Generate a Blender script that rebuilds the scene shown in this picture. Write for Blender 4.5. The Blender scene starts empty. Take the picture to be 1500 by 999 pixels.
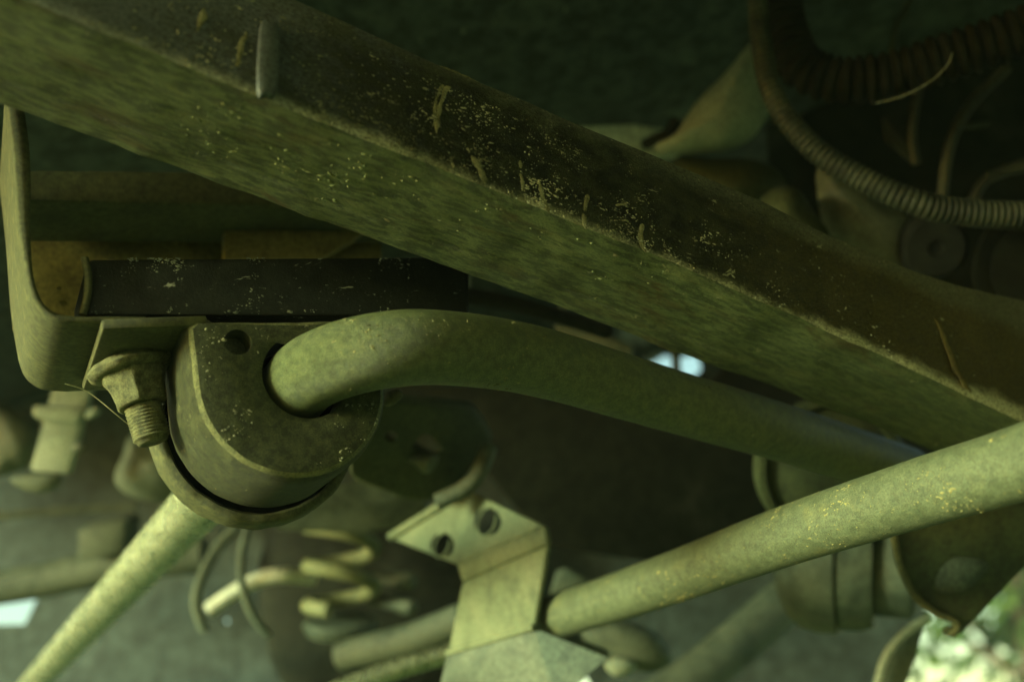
import bpy, bmesh, math, random
from mathutils import Vector, Matrix, noise
random.seed(7)
rad = math.radians
scn = bpy.context.scene
col = scn.collection
# ------------------------------------------------------------------ camera
FP = 1458.0                                   # focal length in photo pixels (35 mm lens, 1500 px wide)
CAM_H, PITCH, ROLL = 0.30, rad(24.0), rad(4.0)
C0 = Vector((0, 0, CAM_H))
X0 = Vector((1, 0, 0)); F = Vector((0, math.cos(PITCH), math.sin(PITCH)))
U0 = Vector((0, -math.sin(PITCH), math.cos(PITCH)))
R = X0*math.cos(ROLL) - U0*math.sin(ROLL)
U = X0*math.sin(ROLL) + U0*math.cos(ROLL)
cd = bpy.data.cameras.new('camera'); cam = bpy.data.objects.new('camera', cd); col.objects.link(cam)
M = Matrix((R, U, -F)).transposed().to_4x4(); M.translation = C0
cam.matrix_world = M
cd.sensor_width = 36; cd.lens = 35; cd.clip_start = 0.02; cd.clip_end = 400
cd.dof.use_dof = True; cd.dof.focus_distance = 0.435; cd.dof.aperture_fstop = 4.6
scn.camera = cam
# ------------------------------------------------------------------ world, sun, exposure
SUN_EL, SUN_AZ = rad(7.5), rad(-117)           # azimuth from +Y towards +X: the sun stands low on the left
w = bpy.data.worlds.new('World'); scn.world = w; w.use_nodes = True
nt = w.node_tree; bg = nt.nodes['Background']
sky = nt.nodes.new('ShaderNodeTexSky'); sky.sky_type = 'NISHITA'; sky.sun_disc = False
sky.sun_elevation = SUN_EL; sky.sun_rotation = SUN_AZ
tint = nt.nodes.new('ShaderNodeMix'); tint.data_type = 'RGBA'; tint.blend_type = 'MULTIPLY'; tint.inputs[0].default_value = 1
tint.inputs[7].default_value = (.90, 1.0, .76, 1)          # green tint added to the sky light
nt.links.new(sky.outputs[0], tint.inputs[6]); nt.links.new(tint.outputs[2], bg.inputs[0]); bg.inputs[1].default_value = 0.145
sd = bpy.data.lights.new('sun', 'SUN'); sun = bpy.data.objects.new('sun', sd); col.objects.link(sun)
sd.energy = 2.7; sd.angle = rad(18); sd.color = (0.83, 1.0, 0.60)
sdir = Vector((math.sin(SUN_AZ)*math.cos(SUN_EL), math.cos(SUN_AZ)*math.cos(SUN_EL), math.sin(SUN_EL)))
sun.rotation_euler = (-sdir).to_track_quat('-Z', 'Y').to_euler()
sun.location = (-3, -1, 1)
vs = scn.view_settings
vs.view_transform = 'Standard'; vs.look = 'None'; vs.gamma = 1; vs.exposure = 1.68; vs.use_curve_mapping = False
scn.cycles.use_denoising = True
scn.cycles.max_bounces = 6; scn.cycles.volume_bounces = 1
scn.cycles.sample_clamp_indirect = 4
# ------------------------------------------------------------------ placing helpers
def P(px, py, z):                             # the point at that photo pixel, z metres ahead of the camera
    return C0 + (F + R*((px-750)/FP) + U*((499.5-py)/FP))*z
def cdir(x, y, z): return (R*x + U*y + F*z).normalized()
# the vehicle's own axes: DV to the far side along the bar, EV to the right along the crossmember, UV up
DV = cdir(-804/FP, -619.5/FP, 1)
UV = cdir(-.194, .937, .291); UV = (UV - DV*UV.dot(DV)).normalized()
EV = DV.cross(UV).normalized()
def hit(px, py, p0, n):
    v = (F + R*((px-750)/FP) + U*((499.5-py)/FP))
    return C0 + v*((p0-C0).dot(n)/v.dot(n))
A0 = P(125, 420, .40)
def PV(px, py, off=0.0): return hit(px, py, A0 + DV*off, DV)     # on the upright face of the crossmember, off metres behind it
def px2m(p, z): return p*z/FP
# ------------------------------------------------------------------ mesh helpers
def link(o): col.objects.link(o); return o
def tag(o, label, cat, group=None, kind=None):
    if label: o['label'] = label
    if cat: o['category'] = cat
    if group: o['group'] = group
    if kind: o['kind'] = kind
    return o
def thing(name, label, cat, loc, xa=None, ya=None, group=None):
    o = bpy.data.objects.new(name, None); o.empty_display_size = .02
    m = Matrix.Identity(4)
    if xa is not None:
        x = xa.normalized(); z = x.cross(ya).normalized(); y = z.cross(x)
        m = Matrix((x, y, z)).transposed().to_4x4()
    m.translation = loc
    o.matrix_world = m; o['m'] = 0; del o['m']
    tag(o, label, cat, group); return link(o)
def wm(o): return (wm(o.parent) @ o.matrix_basis) if o.parent else o.matrix_basis.copy()
def obj(name, vf, mat, parent=None, smooth=True, bevel=0, seg=2, autos=None, loc=None):
    vs_, fs_ = vf
    if parent is not None: mi = wm(parent).inverted()
    else:
        c = Vector(loc) if loc else sum((Vector(v) for v in vs_), Vector())/len(vs_)
        mi = Matrix.Translation(-c)
    me = bpy.data.meshes.new(name)
    bm = bmesh.new()
    bv = [bm.verts.new(mi @ Vector(v)) for v in vs_]
    for f in fs_:
        try: bm.faces.new([bv[i] for i in f])
        except ValueError: pass
    bmesh.ops.recalc_face_normals(bm, faces=bm.faces)
    if bevel:
        ed = [e for e in bm.edges if len(e.link_faces) == 2 and e.calc_face_angle(0) > rad(28)]
        bmesh.ops.bevel(bm, geom=ed, offset=bevel, segments=seg, profile=.5, affect='EDGES', clamp_overlap=True)
    for f in bm.faces: f.smooth = smooth
    bm.to_mesh(me); bm.free()
    if smooth: me.set_sharp_from_angle(angle=rad(autos or 40))
    o = bpy.data.objects.new(name, me); me.materials.append(mat)
    if parent is not None: o.parent = parent
    else: o.location = -mi.translation
    return link(o)
def cut(o, *cutters):                         # real holes
    for vf in cutters:
        c = obj('cutter', vf, o.data.materials[0], smooth=False)
        m = o.modifiers.new('b', 'BOOLEAN'); m.operation = 'DIFFERENCE'; m.object = c; m.solver = 'EXACT'
        bpy.context.view_layer.update()
        dg = bpy.context.evaluated_depsgraph_get()
        me = bpy.data.meshes.new_from_object(o.evaluated_get(dg))
        o.modifiers.clear(); old = o.data; o.data = me; me.name = o.name
        bpy.data.objects.remove(c); bpy.data.meshes.remove(old)
        me.set_sharp_from_angle(angle=rad(35))
def rough_vf(vf, amp, fr=150):
    return [p + noise.noise_vector(p*fr)*amp + noise.noise_vector(p*fr*3)*amp*.4 for p in vf[0]], vf[1]
def join(*vfs):
    V, Fc = [], []
    for v, f in vfs:
        n = len(V); V += list(v); Fc += [tuple(i+n for i in q) for q in f]
    return V, Fc
def prism(pts, ext):
    n = len(pts); a = [Vector(p) for p in pts]; b = [p + ext for p in a]
    return a+b, [tuple(range(n)), tuple(range(2*n-1, n-1, -1))] + [(i, (i+1) % n, n+(i+1) % n, n+i) for i in range(n)]
def catmull(pts, sub):
    p = [2*pts[0]-pts[1]] + list(pts) + [2*pts[-1]-pts[-2]]
    out = []
    for i in range(1, len(p)-2):
        a, b, c, d = p[i-1:i+3]
        for k in range(sub):
            t = k/sub
            out.append(.5*((2*b)+(c-a)*t+(2*a-5*b+4*c-d)*t*t+(3*b-a-3*c+d)*t**3))
    out.append(p[-2]); return out
def resample(path, step):
    out = [path[0]]; acc = 0
    for a, b in zip(path, path[1:]):
        L = (b-a).length
        while acc + L >= step:
            t = (step-acc)/L; a = a + (b-a)*t; out.append(a); L = (b-a).length; acc = 0
            if L < 1e-9: break
        acc += L
    return out
def sweep(path, rf, seg=24, flat=None, cap=True):   # rf(i, n) -> radius ; flat squashes along a direction
    n = len(path); V, Fc = [], []
    t0 = (path[1]-path[0]).normalized()
    u = t0.orthogonal().normalized()
    for i, p in enumerate(path):
        t = (path[min(i+1, n-1)]-path[max(i-1, 0)]).normalized()
        u = (u - t*u.dot(t)).normalized(); v = t.cross(u)
        r = rf(i, n)
        for k in range(seg):
            a = 2*math.pi*k/seg
            q = (u*math.cos(a)+v*math.sin(a))*r
            if flat: q = q - flat[0]*q.dot(flat[0])*(1-flat[1])
            V.append(p+q)
    for i in range(n-1):
        for k in range(seg):
            k2 = (k+1) % seg
            Fc.append((i*seg+k, i*seg+k2, (i+1)*seg+k2, (i+1)*seg+k))
    if cap: Fc += [tuple(range(seg-1, -1, -1)), tuple((n-1)*seg+k for k in range(seg))]
    return V, Fc
def tube(pts, r0, r1=None, seg=24, sub=10, flat=None):
    pa = catmull(pts, sub); r1 = r0 if r1 is None else r1
    def rf(i, n): return r0+(r1-r0)*i/(n-1)
    return sweep(pa, rf, seg, flat)
def hose(pts, r0, r1, pitch, depth=.16, seg=20):
    pa = resample(catmull(pts, 30), pitch/6)
    def rf(i, n):
        ph = i % 6
        return (r0+(r1-r0)*i/(n-1))*(1.0 if ph in (1, 2, 3) else (1-depth if ph == 5 else 1-depth*.6))
    return sweep(pa, rf, seg)
def lathe(o, ax, prof, seg=40, hexr=None):        # prof: list of (radius, height along ax[, hexness])
    ax = ax.normalized(); u = ax.orthogonal().normalized(); v = ax.cross(u)
    V, Fc = [], []
    for q in prof:
        r, h = q[0], q[1]; hx = q[2] if len(q) > 2 else 0
        for k in range(seg):
            a = 2*math.pi*k/seg
            rr = r
            if hx:
                m = (a % (math.pi/3))-math.pi/6
                rr = r*(1-hx) + hx*r*math.cos(math.pi/6)/math.cos(m)
            V.append(o + ax*h + (u*math.cos(a)+v*math.sin(a))*rr)
    n = len(prof)
    for i in range(n-1):
        for k in range(seg):
            k2 = (k+1) % seg
            Fc.append((i*seg+k, i*seg+k2, (i+1)*seg+k2, (i+1)*seg+k))
    Fc += [tuple(range(seg-1, -1, -1)), tuple((n-1)*seg+k for k in range(seg))]
    return V, Fc
def smooth_loop(pts, sub=5):
    n = len(pts); out = []
    for i in range(n):
        a, b, c, d = pts[i-1], pts[i], pts[(i+1) % n], pts[(i+2) % n]
        for k in range(sub):
            t = k/sub
            out.append(.5*((2*b)+(c-a)*t+(2*a-5*b+4*c-d)*t*t+(3*b-a-3*c+d)*t**3))
    return out
def dome(pix, z, bulge, rough=0.0, rings=7, sub=4, back=None, ctr=None):
    """a rounded solid body whose rim runs through the given photo pixels at distance z"""
    if len(pix[0]) == 2: pts = [P(x, y, z) for x, y in pix]
    else: pts = [P(*q) for q in pix]
    lp = smooth_loop(pts, sub); n = len(lp)
    c = sum(lp, Vector())/n if ctr is None else P(ctr[0], ctr[1], z)
    toc = (C0-c).normalized()
    V, Fc = [], []
    def ring(s, h):
        for p in lp:
            q = c + (p-c)*s + toc*h
            if rough: q = q + noise.noise_vector(q*60)*rough
            V.append(q)
    back = bulge*.8 if back is None else back
    ring(.3, -back); ring(.8, -back*.8)
    for i in range(rings):
        t = i/(rings-1)*.97
        ring(math.cos(t*math.pi/2), bulge*math.sin(t*math.pi/2))
    m = rings+2
    for i in range(m-1):
        for k in range(n): Fc.append((i*n+k, i*n+(k+1) % n, (i+1)*n+(k+1) % n, (i+1)*n+k))
    Fc += [tuple(range(n-1, -1, -1)), tuple((m-1)*n+k for k in range(n))]
    return V, Fc
def slab(pix, z, t, direction=None):              # a flat plate with real thickness, its near face through the pixels
    pts = [P(q[0], q[1], q[2] if len(q) > 2 else z) for q in pix]
    d = direction if direction is not None else (pts[1]-pts[0]).cross(pts[2]-pts[0]).normalized()
    if d.dot(sum(pts, Vector())/len(pts)-C0) < 0: d = -d
    return prism(pts, d*t)
# ------------------------------------------------------------------ materials
def rgb(c): return (c[0], c[1], c[2], 1)
def grime(name, base, dark, dust=None, scale=60, rough=.75, metal=0.0, speck=0.0, speckc=(.35, .36, .26), bump=.35,
          stretch=(1, 1, 1), dustamt=.5, sscale=None, sstretch=None, spec=.35, rust=None, rustamt=.5, pore=0.0, grads=(), sharp=.14):
    m = bpy.data.materials.new(name); m.use_nodes = True
    t = m.node_tree; N = t.nodes; Lk = t.links; b = N['Principled BSDF']
    co = N.new('ShaderNodeTexCoord')
    def mp(s):
        q = N.new('ShaderNodeMapping'); q.inputs['Scale'].default_value = s; Lk.new(co.outputs['Object'], q.inputs[0]); return q
    def nz(src, s, det, ro=.6, dist=0):
        q = N.new('ShaderNodeTexNoise'); q.inputs['Scale'].default_value = s; q.inputs['Detail'].default_value = det
        q.inputs['Roughness'].default_value = ro; q.inputs['Distortion'].default_value = dist; Lk.new(src.outputs[0], q.inputs[0]); return q
    def ramp(src, a, c):
        q = N.new('ShaderNodeMapRange'); q.inputs[1].default_value = a; q.inputs[2].default_value = c; q.interpolation_type = 'SMOOTHSTEP'
        Lk.new(src, q.inputs[0]); return q.outputs[0]
    def mix(f, a, c):
        q = N.new('ShaderNodeMix'); q.data_type = 'RGBA'
        Lk.new(f, q.inputs[0])
        for s, k in ((a, 6), (c, 7)):
            if isinstance(s, tuple): q.inputs[k].default_value = rgb(s)
            else: Lk.new(s, q.inputs[k])
        return q.outputs[2]
    def mth(op, a, c):
        q = N.new('ShaderNodeMath'); q.operation = op
        for s, k in ((a, 0), (c, 1)):
            if isinstance(s, (int, float)): q.inputs[k].default_value = s
            else: Lk.new(s, q.inputs[k])
        return q.outputs[0]
    mm = mp(stretch)
    n1 = nz(mm, scale, 9, .65); n2 = nz(mm, scale*.28, 6, .6, .4); n3 = nz(mm, scale*7, 4, .7)
    c = mix(ramp(n1.outputs[0], .5-sharp, .5+sharp), dark, base)
    if rust:
        n4 = nz(mm, scale*.18, 5, .6, .3)
        c = mix(mth('MULTIPLY', ramp(n4.outputs[0], 1-rustamt-.12, 1-rustamt+.12), ramp(n3.outputs[0], .25, .6)), c, rust)
    if dust: c = mix(ramp(n2.outputs[0], 1-dustamt-.1, 1-dustamt+.12), c, dust)
    for ax, a, b_, gc, amt, na in grads:            # tone shift along an edge or at one end: dirt, rust, painted sheen
        sx = N.new('ShaderNodeSeparateXYZ'); Lk.new(co.outputs['Object'], sx.inputs[0])
        v = mth('ADD', sx.outputs[ax], mth('MULTIPLY', mth('SUBTRACT', n2.outputs[0], .5), na))
        v = mth('ADD', v, mth('MULTIPLY', mth('SUBTRACT', n1.outputs[0], .5), na*.8))
        c = mix(mth('MULTIPLY', ramp(v, a, b_), mth('MULTIPLY', ramp(n3.outputs[0], .15, .6), amt)), c, gc)
    q = N.new('ShaderNodeMix'); q.data_type = 'RGBA'; q.blend_type = 'MULTIPLY'; q.inputs[0].default_value = 1
    Lk.new(c, q.inputs[6]); g = N.new('ShaderNodeMapRange'); g.inputs[1].default_value = .2; g.inputs[2].default_value = .8
    g.inputs[3].default_value = .3; g.inputs[4].default_value = 1.75; Lk.new(n3.outputs[0], g.inputs[0])
    Lk.new(g.outputs[0], q.inputs[7]); c = q.outputs[2]
    h = mth('ADD', mth('MULTIPLY', n1.outputs[0], .6), mth('MULTIPLY', n3.outputs[0], .35))
    if speck:
        ms = mp(sstretch or (1, 1, 1))
        ns_ = nz(ms, sscale or scale*6, 5, .72, .3)
        big = nz(ms, (sscale or scale*6)*.22, 4, .7, .6)
        sm = mth('ADD', ramp(ns_.outputs[0], .635, .70), ramp(big.outputs[0], .66, .72))
        sm = mth('MINIMUM', mth('MULTIPLY', sm, ramp(n2.outputs[0], .66-speck*.35, .82-speck*.35)), .85)
        c = mix(sm, c, speckc); h = mth('ADD', h, mth('MULTIPLY', sm, .5))
    if pore:
        n5 = nz(mm, scale*14, 2); h = mth('ADD', h, mth('MULTIPLY', n5.outputs[0], pore))
    Lk.new(c, b.inputs['Base Color'])
    ro = N.new('ShaderNodeMapRange'); ro.inputs[3].default_value = rough-.14; ro.inputs[4].default_value = min(1, rough+.14)
    Lk.new(n1.outputs[0], ro.inputs[0]); Lk.new(ro.outputs[0], b.inputs['Roughness'])
    b.inputs['Metallic'].default_value = metal; b.inputs['Specular IOR Level'].default_value = spec
    bp = N.new('ShaderNodeBump'); bp.inputs['Strength'].default_value = bump; bp.inputs['Distance'].default_value = .0016
    Lk.new(h, bp.inputs['Height']); Lk.new(bp.outputs[0], b.inputs['Normal'])
    return m
OLIVE = (.115, .125, .052); DK = (.035, .042, .018)
mt = dict(
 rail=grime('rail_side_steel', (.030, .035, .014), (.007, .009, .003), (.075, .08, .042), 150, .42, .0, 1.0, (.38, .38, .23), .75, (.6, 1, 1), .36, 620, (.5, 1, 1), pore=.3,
   grads=((0, .12, .32, (.078, .064, .012), .85, .12), (1, .008, .001, (.5, .5, .3), .9, .012), (1, .042, .052, (.11, .12, .08), .6, .012), (0, .03, -.10, (.18, .205, .22), .8, .18))),  # last gradient paints a blue-grey sheen into the near end's colour
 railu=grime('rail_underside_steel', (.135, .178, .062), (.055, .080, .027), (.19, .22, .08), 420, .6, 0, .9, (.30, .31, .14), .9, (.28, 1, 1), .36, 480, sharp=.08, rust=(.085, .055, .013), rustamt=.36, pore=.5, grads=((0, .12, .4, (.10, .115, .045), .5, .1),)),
 mud=grime('dried_mud', (.21, .2, .095), (.10, .10, .045), (.28, .27, .14), 260, .9, bump=.6),
 bar=grime('bar_olive_steel', (.12, .15, .056), (.066, .086, .031), (.15, .17, .06), 260, .45, 0, .5, (.33, .31, .14), .75, spec=.5, dustamt=.36, sscale=800, pore=.35),
 shaft=grime('bar_worn_bright_steel', (.55, .59, .38), (.36, .41, .24), (.62, .65, .44), 160, .27, .8, 0, bump=.8, stretch=(1, 1, .6), dustamt=.45, pore=.3),
 rod=grime('rod_painted_steel', (.105, .128, .07), (.07, .088, .048), (.15, .155, .065), 200, .55, 0, .75, (.46, .42, .15), .7, dustamt=.33, sscale=420),
 hface=grime('bushing_casting', (.075, .086, .036), (.03, .036, .015), (.125, .135, .06), 200, .6, 0, .55, (.42, .42, .25), .5, dustamt=.3, sscale=620, sstretch=(.6, 1, 1), pore=.3),
 hside=grime('bushing_casting_side', (.070, .079, .030), (.036, .042, .017), (.095, .104, .04), 320, .6, 0, .6, (.22, .22, .09), .95, dustamt=.4, pore=.5, sscale=900),
 plate=grime('bracket_steel', (.105, .112, .042), (.055, .061, .024), (.14, .144, .054), 420, .66, 0, .3, (.4, .4, .25), .6, dustamt=.4, sscale=700, pore=.4),
 dark=grime('crossmember_black_paint', (.012, .015, .009), (.005, .006, .003), (.022, .025, .013), 110, .5, 0, .8, (.40, .42, .33), .4, dustamt=.2, sscale=560, sstretch=(.4, 1, 1)),
 nut=grime('nut_zinc', (.22, .225, .105), (.08, .084, .038), (.29, .28, .12), 230, .6, .15, .6, (.4, .38, .2), .9, dustamt=.42, sscale=700, pore=.5),
 ochre=grime('ochre_panel', (.15, .13, .03), (.10, .088, .02), (.18, .155, .04), 60, .7, bump=.2),
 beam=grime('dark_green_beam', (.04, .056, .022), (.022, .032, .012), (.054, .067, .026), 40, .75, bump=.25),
 pan=grime('floor_pan_undercoat', (.085, .105, .10), (.03, .038, .035), (.13, .15, .135), 60, .8, 0, .9, (.36, .40, .31), .6, dustamt=.35, sscale=230, pore=.4),
 pale=grime('pale_painted_steel', (.29, .35, .26), (.2, .245, .18), (.34, .39, .29), 60, .65, bump=.2),
 grey=grime('grey_cast_metal', (.10, .125, .085), (.045, .06, .038), (.14, .16, .11), 70, .65, bump=.4),
 mid=grime('grimy_green_metal', (.085, .11, .078), (.045, .06, .042), (.115, .138, .095), 60, .7, bump=.35),
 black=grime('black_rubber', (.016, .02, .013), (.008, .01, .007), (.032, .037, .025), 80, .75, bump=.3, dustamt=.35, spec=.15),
 hosem=grime('hose_rubber', (.034, .044, .026), (.015, .02, .011), (.06, .07, .042), 90, .6, bump=.3, dustamt=.4),
 shield=grime('splash_shield_plastic', (.052, .074, .071), (.036, .052, .05), (.066, .09, .085), 9, .85, bump=.15, dustamt=.45),
 zplate=grime('bent_plate_paint', (.115, .142, .076), (.075, .095, .05), (.145, .165, .09), 90, .7, bump=.15),
 wear=grime('worn_bright_edge', (.20, .205, .08), (.085, .092, .037), (.28, .275, .115), 150, .5, .2, bump=.8, dustamt=.32, pore=.4, sharp=.2),
 rustm=grime('rusty_steel', (.06, .045, .014), (.028, .024, .009), (.085, .066, .02), 60, .8, bump=.6, dustamt=.35),
 rustd=grime('rusty_mud', (.10, .08, .022), (.05, .042, .014), (.13, .105, .03), 160, .85, bump=.6),
 rustk=grime('dark_rust', (.035, .027, .010), (.016, .014, .006), (.055, .04, .013), 90, .85, bump=.8, pore=.4, spec=.2),
 cast=grime('dim_cast_iron', (.05, .064, .045), (.022, .03, .02), (.075, .09, .062), 110, .75, bump=.7, spec=.15),
 ochrel=grime('pale_olive_paint', (.17, .185, .085), (.10, .115, .05), (.21, .22, .11), 60, .7, bump=.2),
 strand=grime('dry_fibre', (.55, .55, .38), (.4, .4, .26), None, 90, .6, bump=0),
 hole=grime('shade_black', (.010, .012, .007), (.006, .007, .004), None, 80, .95, bump=.3, spec=.03),  # near-black paints in the shade of holes and the strap gap
 glow=grime('white_plastic', (.55, .58, .46), (.45, .48, .38), None, 30, .5, bump=.1),
 fleck=grime('dry_mud_fleck', (.20, .205, .115), (.05, .053, .028), (.42, .42, .27), 70, .9, bump=.2),
 fleckg=grime('green_grey_flake', (.16, .195, .08), (.04, .055, .02), (.22, .24, .10), 90, .9, bump=.2),
 flecka=grime('pale_scratch', (.12, .135, .10), (.04, .046, .034), (.26, .28, .21), 200, .8, bump=.2),
 fleckb=grime('grit', (.19, .19, .085), (.03, .035, .015), (.26, .25, .12), 260, .9, bump=.2),
 fleckr=grime('ochre_mud', (.19, .185, .07), (.10, .11, .05), (.26, .245, .10), 120, .9, bump=.2),
 bark=grime('bark', (.12, .095, .06), (.06, .045, .03), None, 14, .9, bump=.5),
)
def leafmat(name, a, c):
    m = bpy.data.materials.new(name); m.use_nodes = True; t = m.node_tree; b = t.nodes['Principled BSDF']
    g = t.nodes.new('ShaderNodeNewGeometry'); r = t.nodes.new('ShaderNodeMix'); r.data_type = 'RGBA'
    r.inputs[6].default_value = rgb(a); r.inputs[7].default_value = rgb(c)
    t.links.new(g.outputs['Random Per Island'], r.inputs[0]); t.links.new(r.outputs[2], b.inputs['Base Color'])
    b.inputs['Roughness'].default_value = .5
    tr = t.nodes.new('ShaderNodeBsdfTranslucent'); t.links.new(r.outputs[2], tr.inputs[0])
    ms = t.nodes.new('ShaderNodeMixShader'); ms.inputs[0].default_value = .45
    t.links.new(b.outputs[0], ms.inputs[1]); t.links.new(tr.outputs[0], ms.inputs[2])
    t.links.new(ms.outputs[0], t.nodes['Material Output'].inputs[0]); return m
mt['leaf'] = leafmat('leaf_green', (.05, .11, .025), (.12, .19, .05))
mt['grass'] = grime('grass_ground', (.12, .185, .045), (.07, .115, .028), (.17, .2, .07), 3, .9, bump=.6)
# ------------------------------------------------------------------ setting
g = obj('ground', ([(-6.5, -6.5, 0), (6.5, -6.5, 0), (6.5, 8.5, 0), (-6.5, 8.5, 0)], [(0, 1, 2, 3)]), mt['grass'], smooth=False)
g['kind'] = 'structure'
def box(o, a, b, c):                         # corner + three edge vectors
    return prism([o, o+a, o+a+b, o+b], c)
fp = obj('floor_pan', box(C0 + UV*.46 - EV*.66 - DV*1.2, EV*1.83, DV*2.7, UV*.03), mt['pan'], bevel=.006)
tag(fp, 'dark speckled floor pan overhead, behind the upper edge of the diagonal beam', 'floor pan')
rs = obj('light_blocker', box(C0 - UV*.18 + EV*1.0 - DV*1.15, EV*.03, DV*1.5, UV*.635), mt['black'], bevel=.006)  # added panel out of view, cuts fill light from the right
tag(rs, 'black unseen panel added on the right under the floor pan to block light', 'light blocker')
# splash shield: upright panel far behind, with real openings
zs = 1.28
sh_n = -Vector((-.10, -.99, 0)); sh_n = (sh_n - UV*sh_n.dot(UV)).normalized(); sh_p = P(600, 800, zs)
def SH(x, y): return hit(x, y, sh_p, sh_n)
shx, shy = sh_n.cross(UV).normalized(), UV
def fill_panel(name, outer, holes, mat, th):
    cu = bpy.data.curves.new('panel_outline', 'CURVE'); cu.dimensions = '2D'; cu.fill_mode = 'BOTH'; cu.extrude = th/2
    for lp in [outer]+holes:
        s = cu.splines.new('POLY'); s.points.add(len(lp)-1); s.use_cyclic_u = True
        for k, (x, y) in enumerate(lp):
            q = SH(x, y)-sh_p; s.points[k].co = (q.dot(shx), q.dot(shy), 0, 1)
    tmp = link(bpy.data.objects.new('tmp', cu))
    bpy.context.view_layer.update()
    me = bpy.data.meshes.new_from_object(tmp.evaluated_get(bpy.context.evaluated_depsgraph_get()))
    bpy.data.objects.remove(tmp)
    me.name = name; me.materials.clear(); me.materials.append(mat)
    o = link(bpy.data.objects.new(name, me))
    m = Matrix((shx, shy, shx.cross(shy))).transposed().to_4x4(); m.translation = sh_p; o.matrix_world = m
    return o
def circ(x, y, r, n=20): return [(x+r*math.cos(2*math.pi*k/n), y+r*math.sin(2*math.pi*k/n)) for k in range(n)]
sp = fill_panel('splash_shield', [(-500, 300), (1300, 300), (1372, 800), (1352, 905), (1322, 1010), (1290, 1110), (-500, 1110)],
    [[(-30, 872), (30, 872), (62, 869), (40, 914), (-30, 915)], circ(333, 909, 4.5), [(812, 1002), (852, 980), (868, 1006), (840, 1015)],
     [(902, 490), (922, 478), (956, 488), (948, 506), (915, 503)], [(938, 532), (962, 514), (988, 524), (1022, 518), (1028, 542), (1012, 556), (970, 545)]], mt['shield'], .012)
tag(sp, 'grey green splash shield panel far behind the parts, with small openings to daylight', 'splash shield')
# ------------------------------------------------------------------ frame rail
Mx = [(-420, -183), (0, -11), (233, 87), (500, 197), (800, 315), (1000, 396), (1167, 470), (1333, 545), (1470, 610), (1640, 690)]
Tx = [(-480, -385), (423, 0), (500, 34), (650, 103), (767, 150), (833, 180), (950, 227), (1117, 297), (1200, 340), (1333, 396), (1400, 418), (1460, 432), (1640, 470)]
Bx = [(-520, -40), (0, 147), (200, 220), (333, 267), (500, 330), (667, 390), (833, 450), (1000, 516), (1133, 563), (1213, 594), (1313, 633), (1500, 715), (1640, 775)]
def lin(tab, x):
    for (a, b), (c, d) in zip(tab, tab[1:]):
        if x <= c: return b+(d-b)*(x-a)/(c-a)
    return tab[-1][1]
def zM(x): return 1/(3.1-.00079*x)
rail = thing('frame_rail', 'long diagonal box-section frame rail, rusty and mud-streaked, crossing the top of the picture', 'frame rail',
             P(500, 197, zM(500)), P(1200, lin(Mx, 1200), zM(1200))-P(200, lin(Mx, 200), zM(200)), UV)
def rail_section(x):
    k = zM(500)/zM(x)
    m = P(x, lin(Mx, x), zM(x))
    xt = x-26*k; t = P(xt, lin(Tx, xt), zM(x)*1.04)
    xb = x-62*k; b = P(xb, lin(Bx, xb), zM(x)*1.128)
    return t, m, b
st = [-420+i*15 for i in range(136)]
V, sideF, undF, oth = [], [], [], []
NP = 26
rows = []
for i, x in enumerate(st):
    t, m, b = rail_section(x)
    side = (t-m); und = (b-m); sl, ul = side.length, und.length
    sn, un = side.normalized(), und.normalized()
    out_s = -(un - sn*un.dot(sn)).normalized(); out_u = -(sn - un*sn.dot(un)).normalized()
    rr = .0065
    pts = [t + un*.03, t + un*.004 + sn*.0012, t + sn*.0014 - sn*.0, t - sn*.004]
    tlip = [t + un*.03, t + un*.002 , t + out_s*.0022 - sn*.001, t + out_s*.002 - sn*.006, t - sn*.0085]
    sd_pts = [m + sn*(sl*f) for f in (.78, .66, .54, .42, .30, .2)]
    arc = []
    for q in range(6):
        a = q/5*math.pi/2
        arc.append(m + (sn+un)*rr - un*rr*math.cos(a) - sn*rr*math.sin(a))
    ud_pts = [m + un*(ul*f) + out_u*o_ for f, o_ in ((.20, 0), (.34, -.0003), (.40, -.0012), (.43, -.0012), (.47, 0), (.60, .0002), (.76, 0), (.785, .0014), (.88, .0016))]
    end = [b + out_u*.0012 - un*.003, b + out_u*.001 + un*.0005, b + sn*.003, b + sn*.02]
    row = tlip + sd_pts + arc + ud_pts + end
    n = len(row)
    for j, p in enumerate(row):
        if 3 <= j < n-1:
            nz_ = noise.noise(p*38)*.0009 + noise.noise(p*140)*.00045
            if j >= n-4: nz_ += max(0, noise.noise(Vector((x*.02, j*.3, 1.7))))*.0016
            p = p + (out_s if j < 13 else out_u)*nz_
        V.append(p)
    NP = n
ns = len(st)
for i in range(ns-1):
    for j in range(NP-1):
        f = (i*NP+j, i*NP+j+1, (i+1)*NP+j+1, (i+1)*NP+j)
        (sideF if j < 13 else undF).append(f)
backF = [(i*NP+NP-1, i*NP, (i+1)*NP, (i+1)*NP+NP-1) for i in range(ns-1)]
caps = [tuple(range(NP)), tuple((ns-1)*NP+j for j in range(NP-1, -1, -1))]
def submesh(V, Fc):
    used = sorted({i for f in Fc for i in f}); mp_ = {a: k for k, a in enumerate(used)}
    return [V[a] for a in used], [tuple(mp_[i] for i in f) for f in Fc]
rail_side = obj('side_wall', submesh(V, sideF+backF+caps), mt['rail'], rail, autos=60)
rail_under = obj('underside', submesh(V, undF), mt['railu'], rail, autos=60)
t_, m_, b_ = rail_section(700); t2, m2, b2 = rail_section(900)
rail_sn = (m2-m_).cross(t_-m_).normalized(); rail_un = (m2-m_).cross(b_-m_).normalized()
def RS(px, py): return hit(px, py, m_, rail_sn)
def RU(px, py): return hit(px, py, m_, rail_un)
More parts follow.
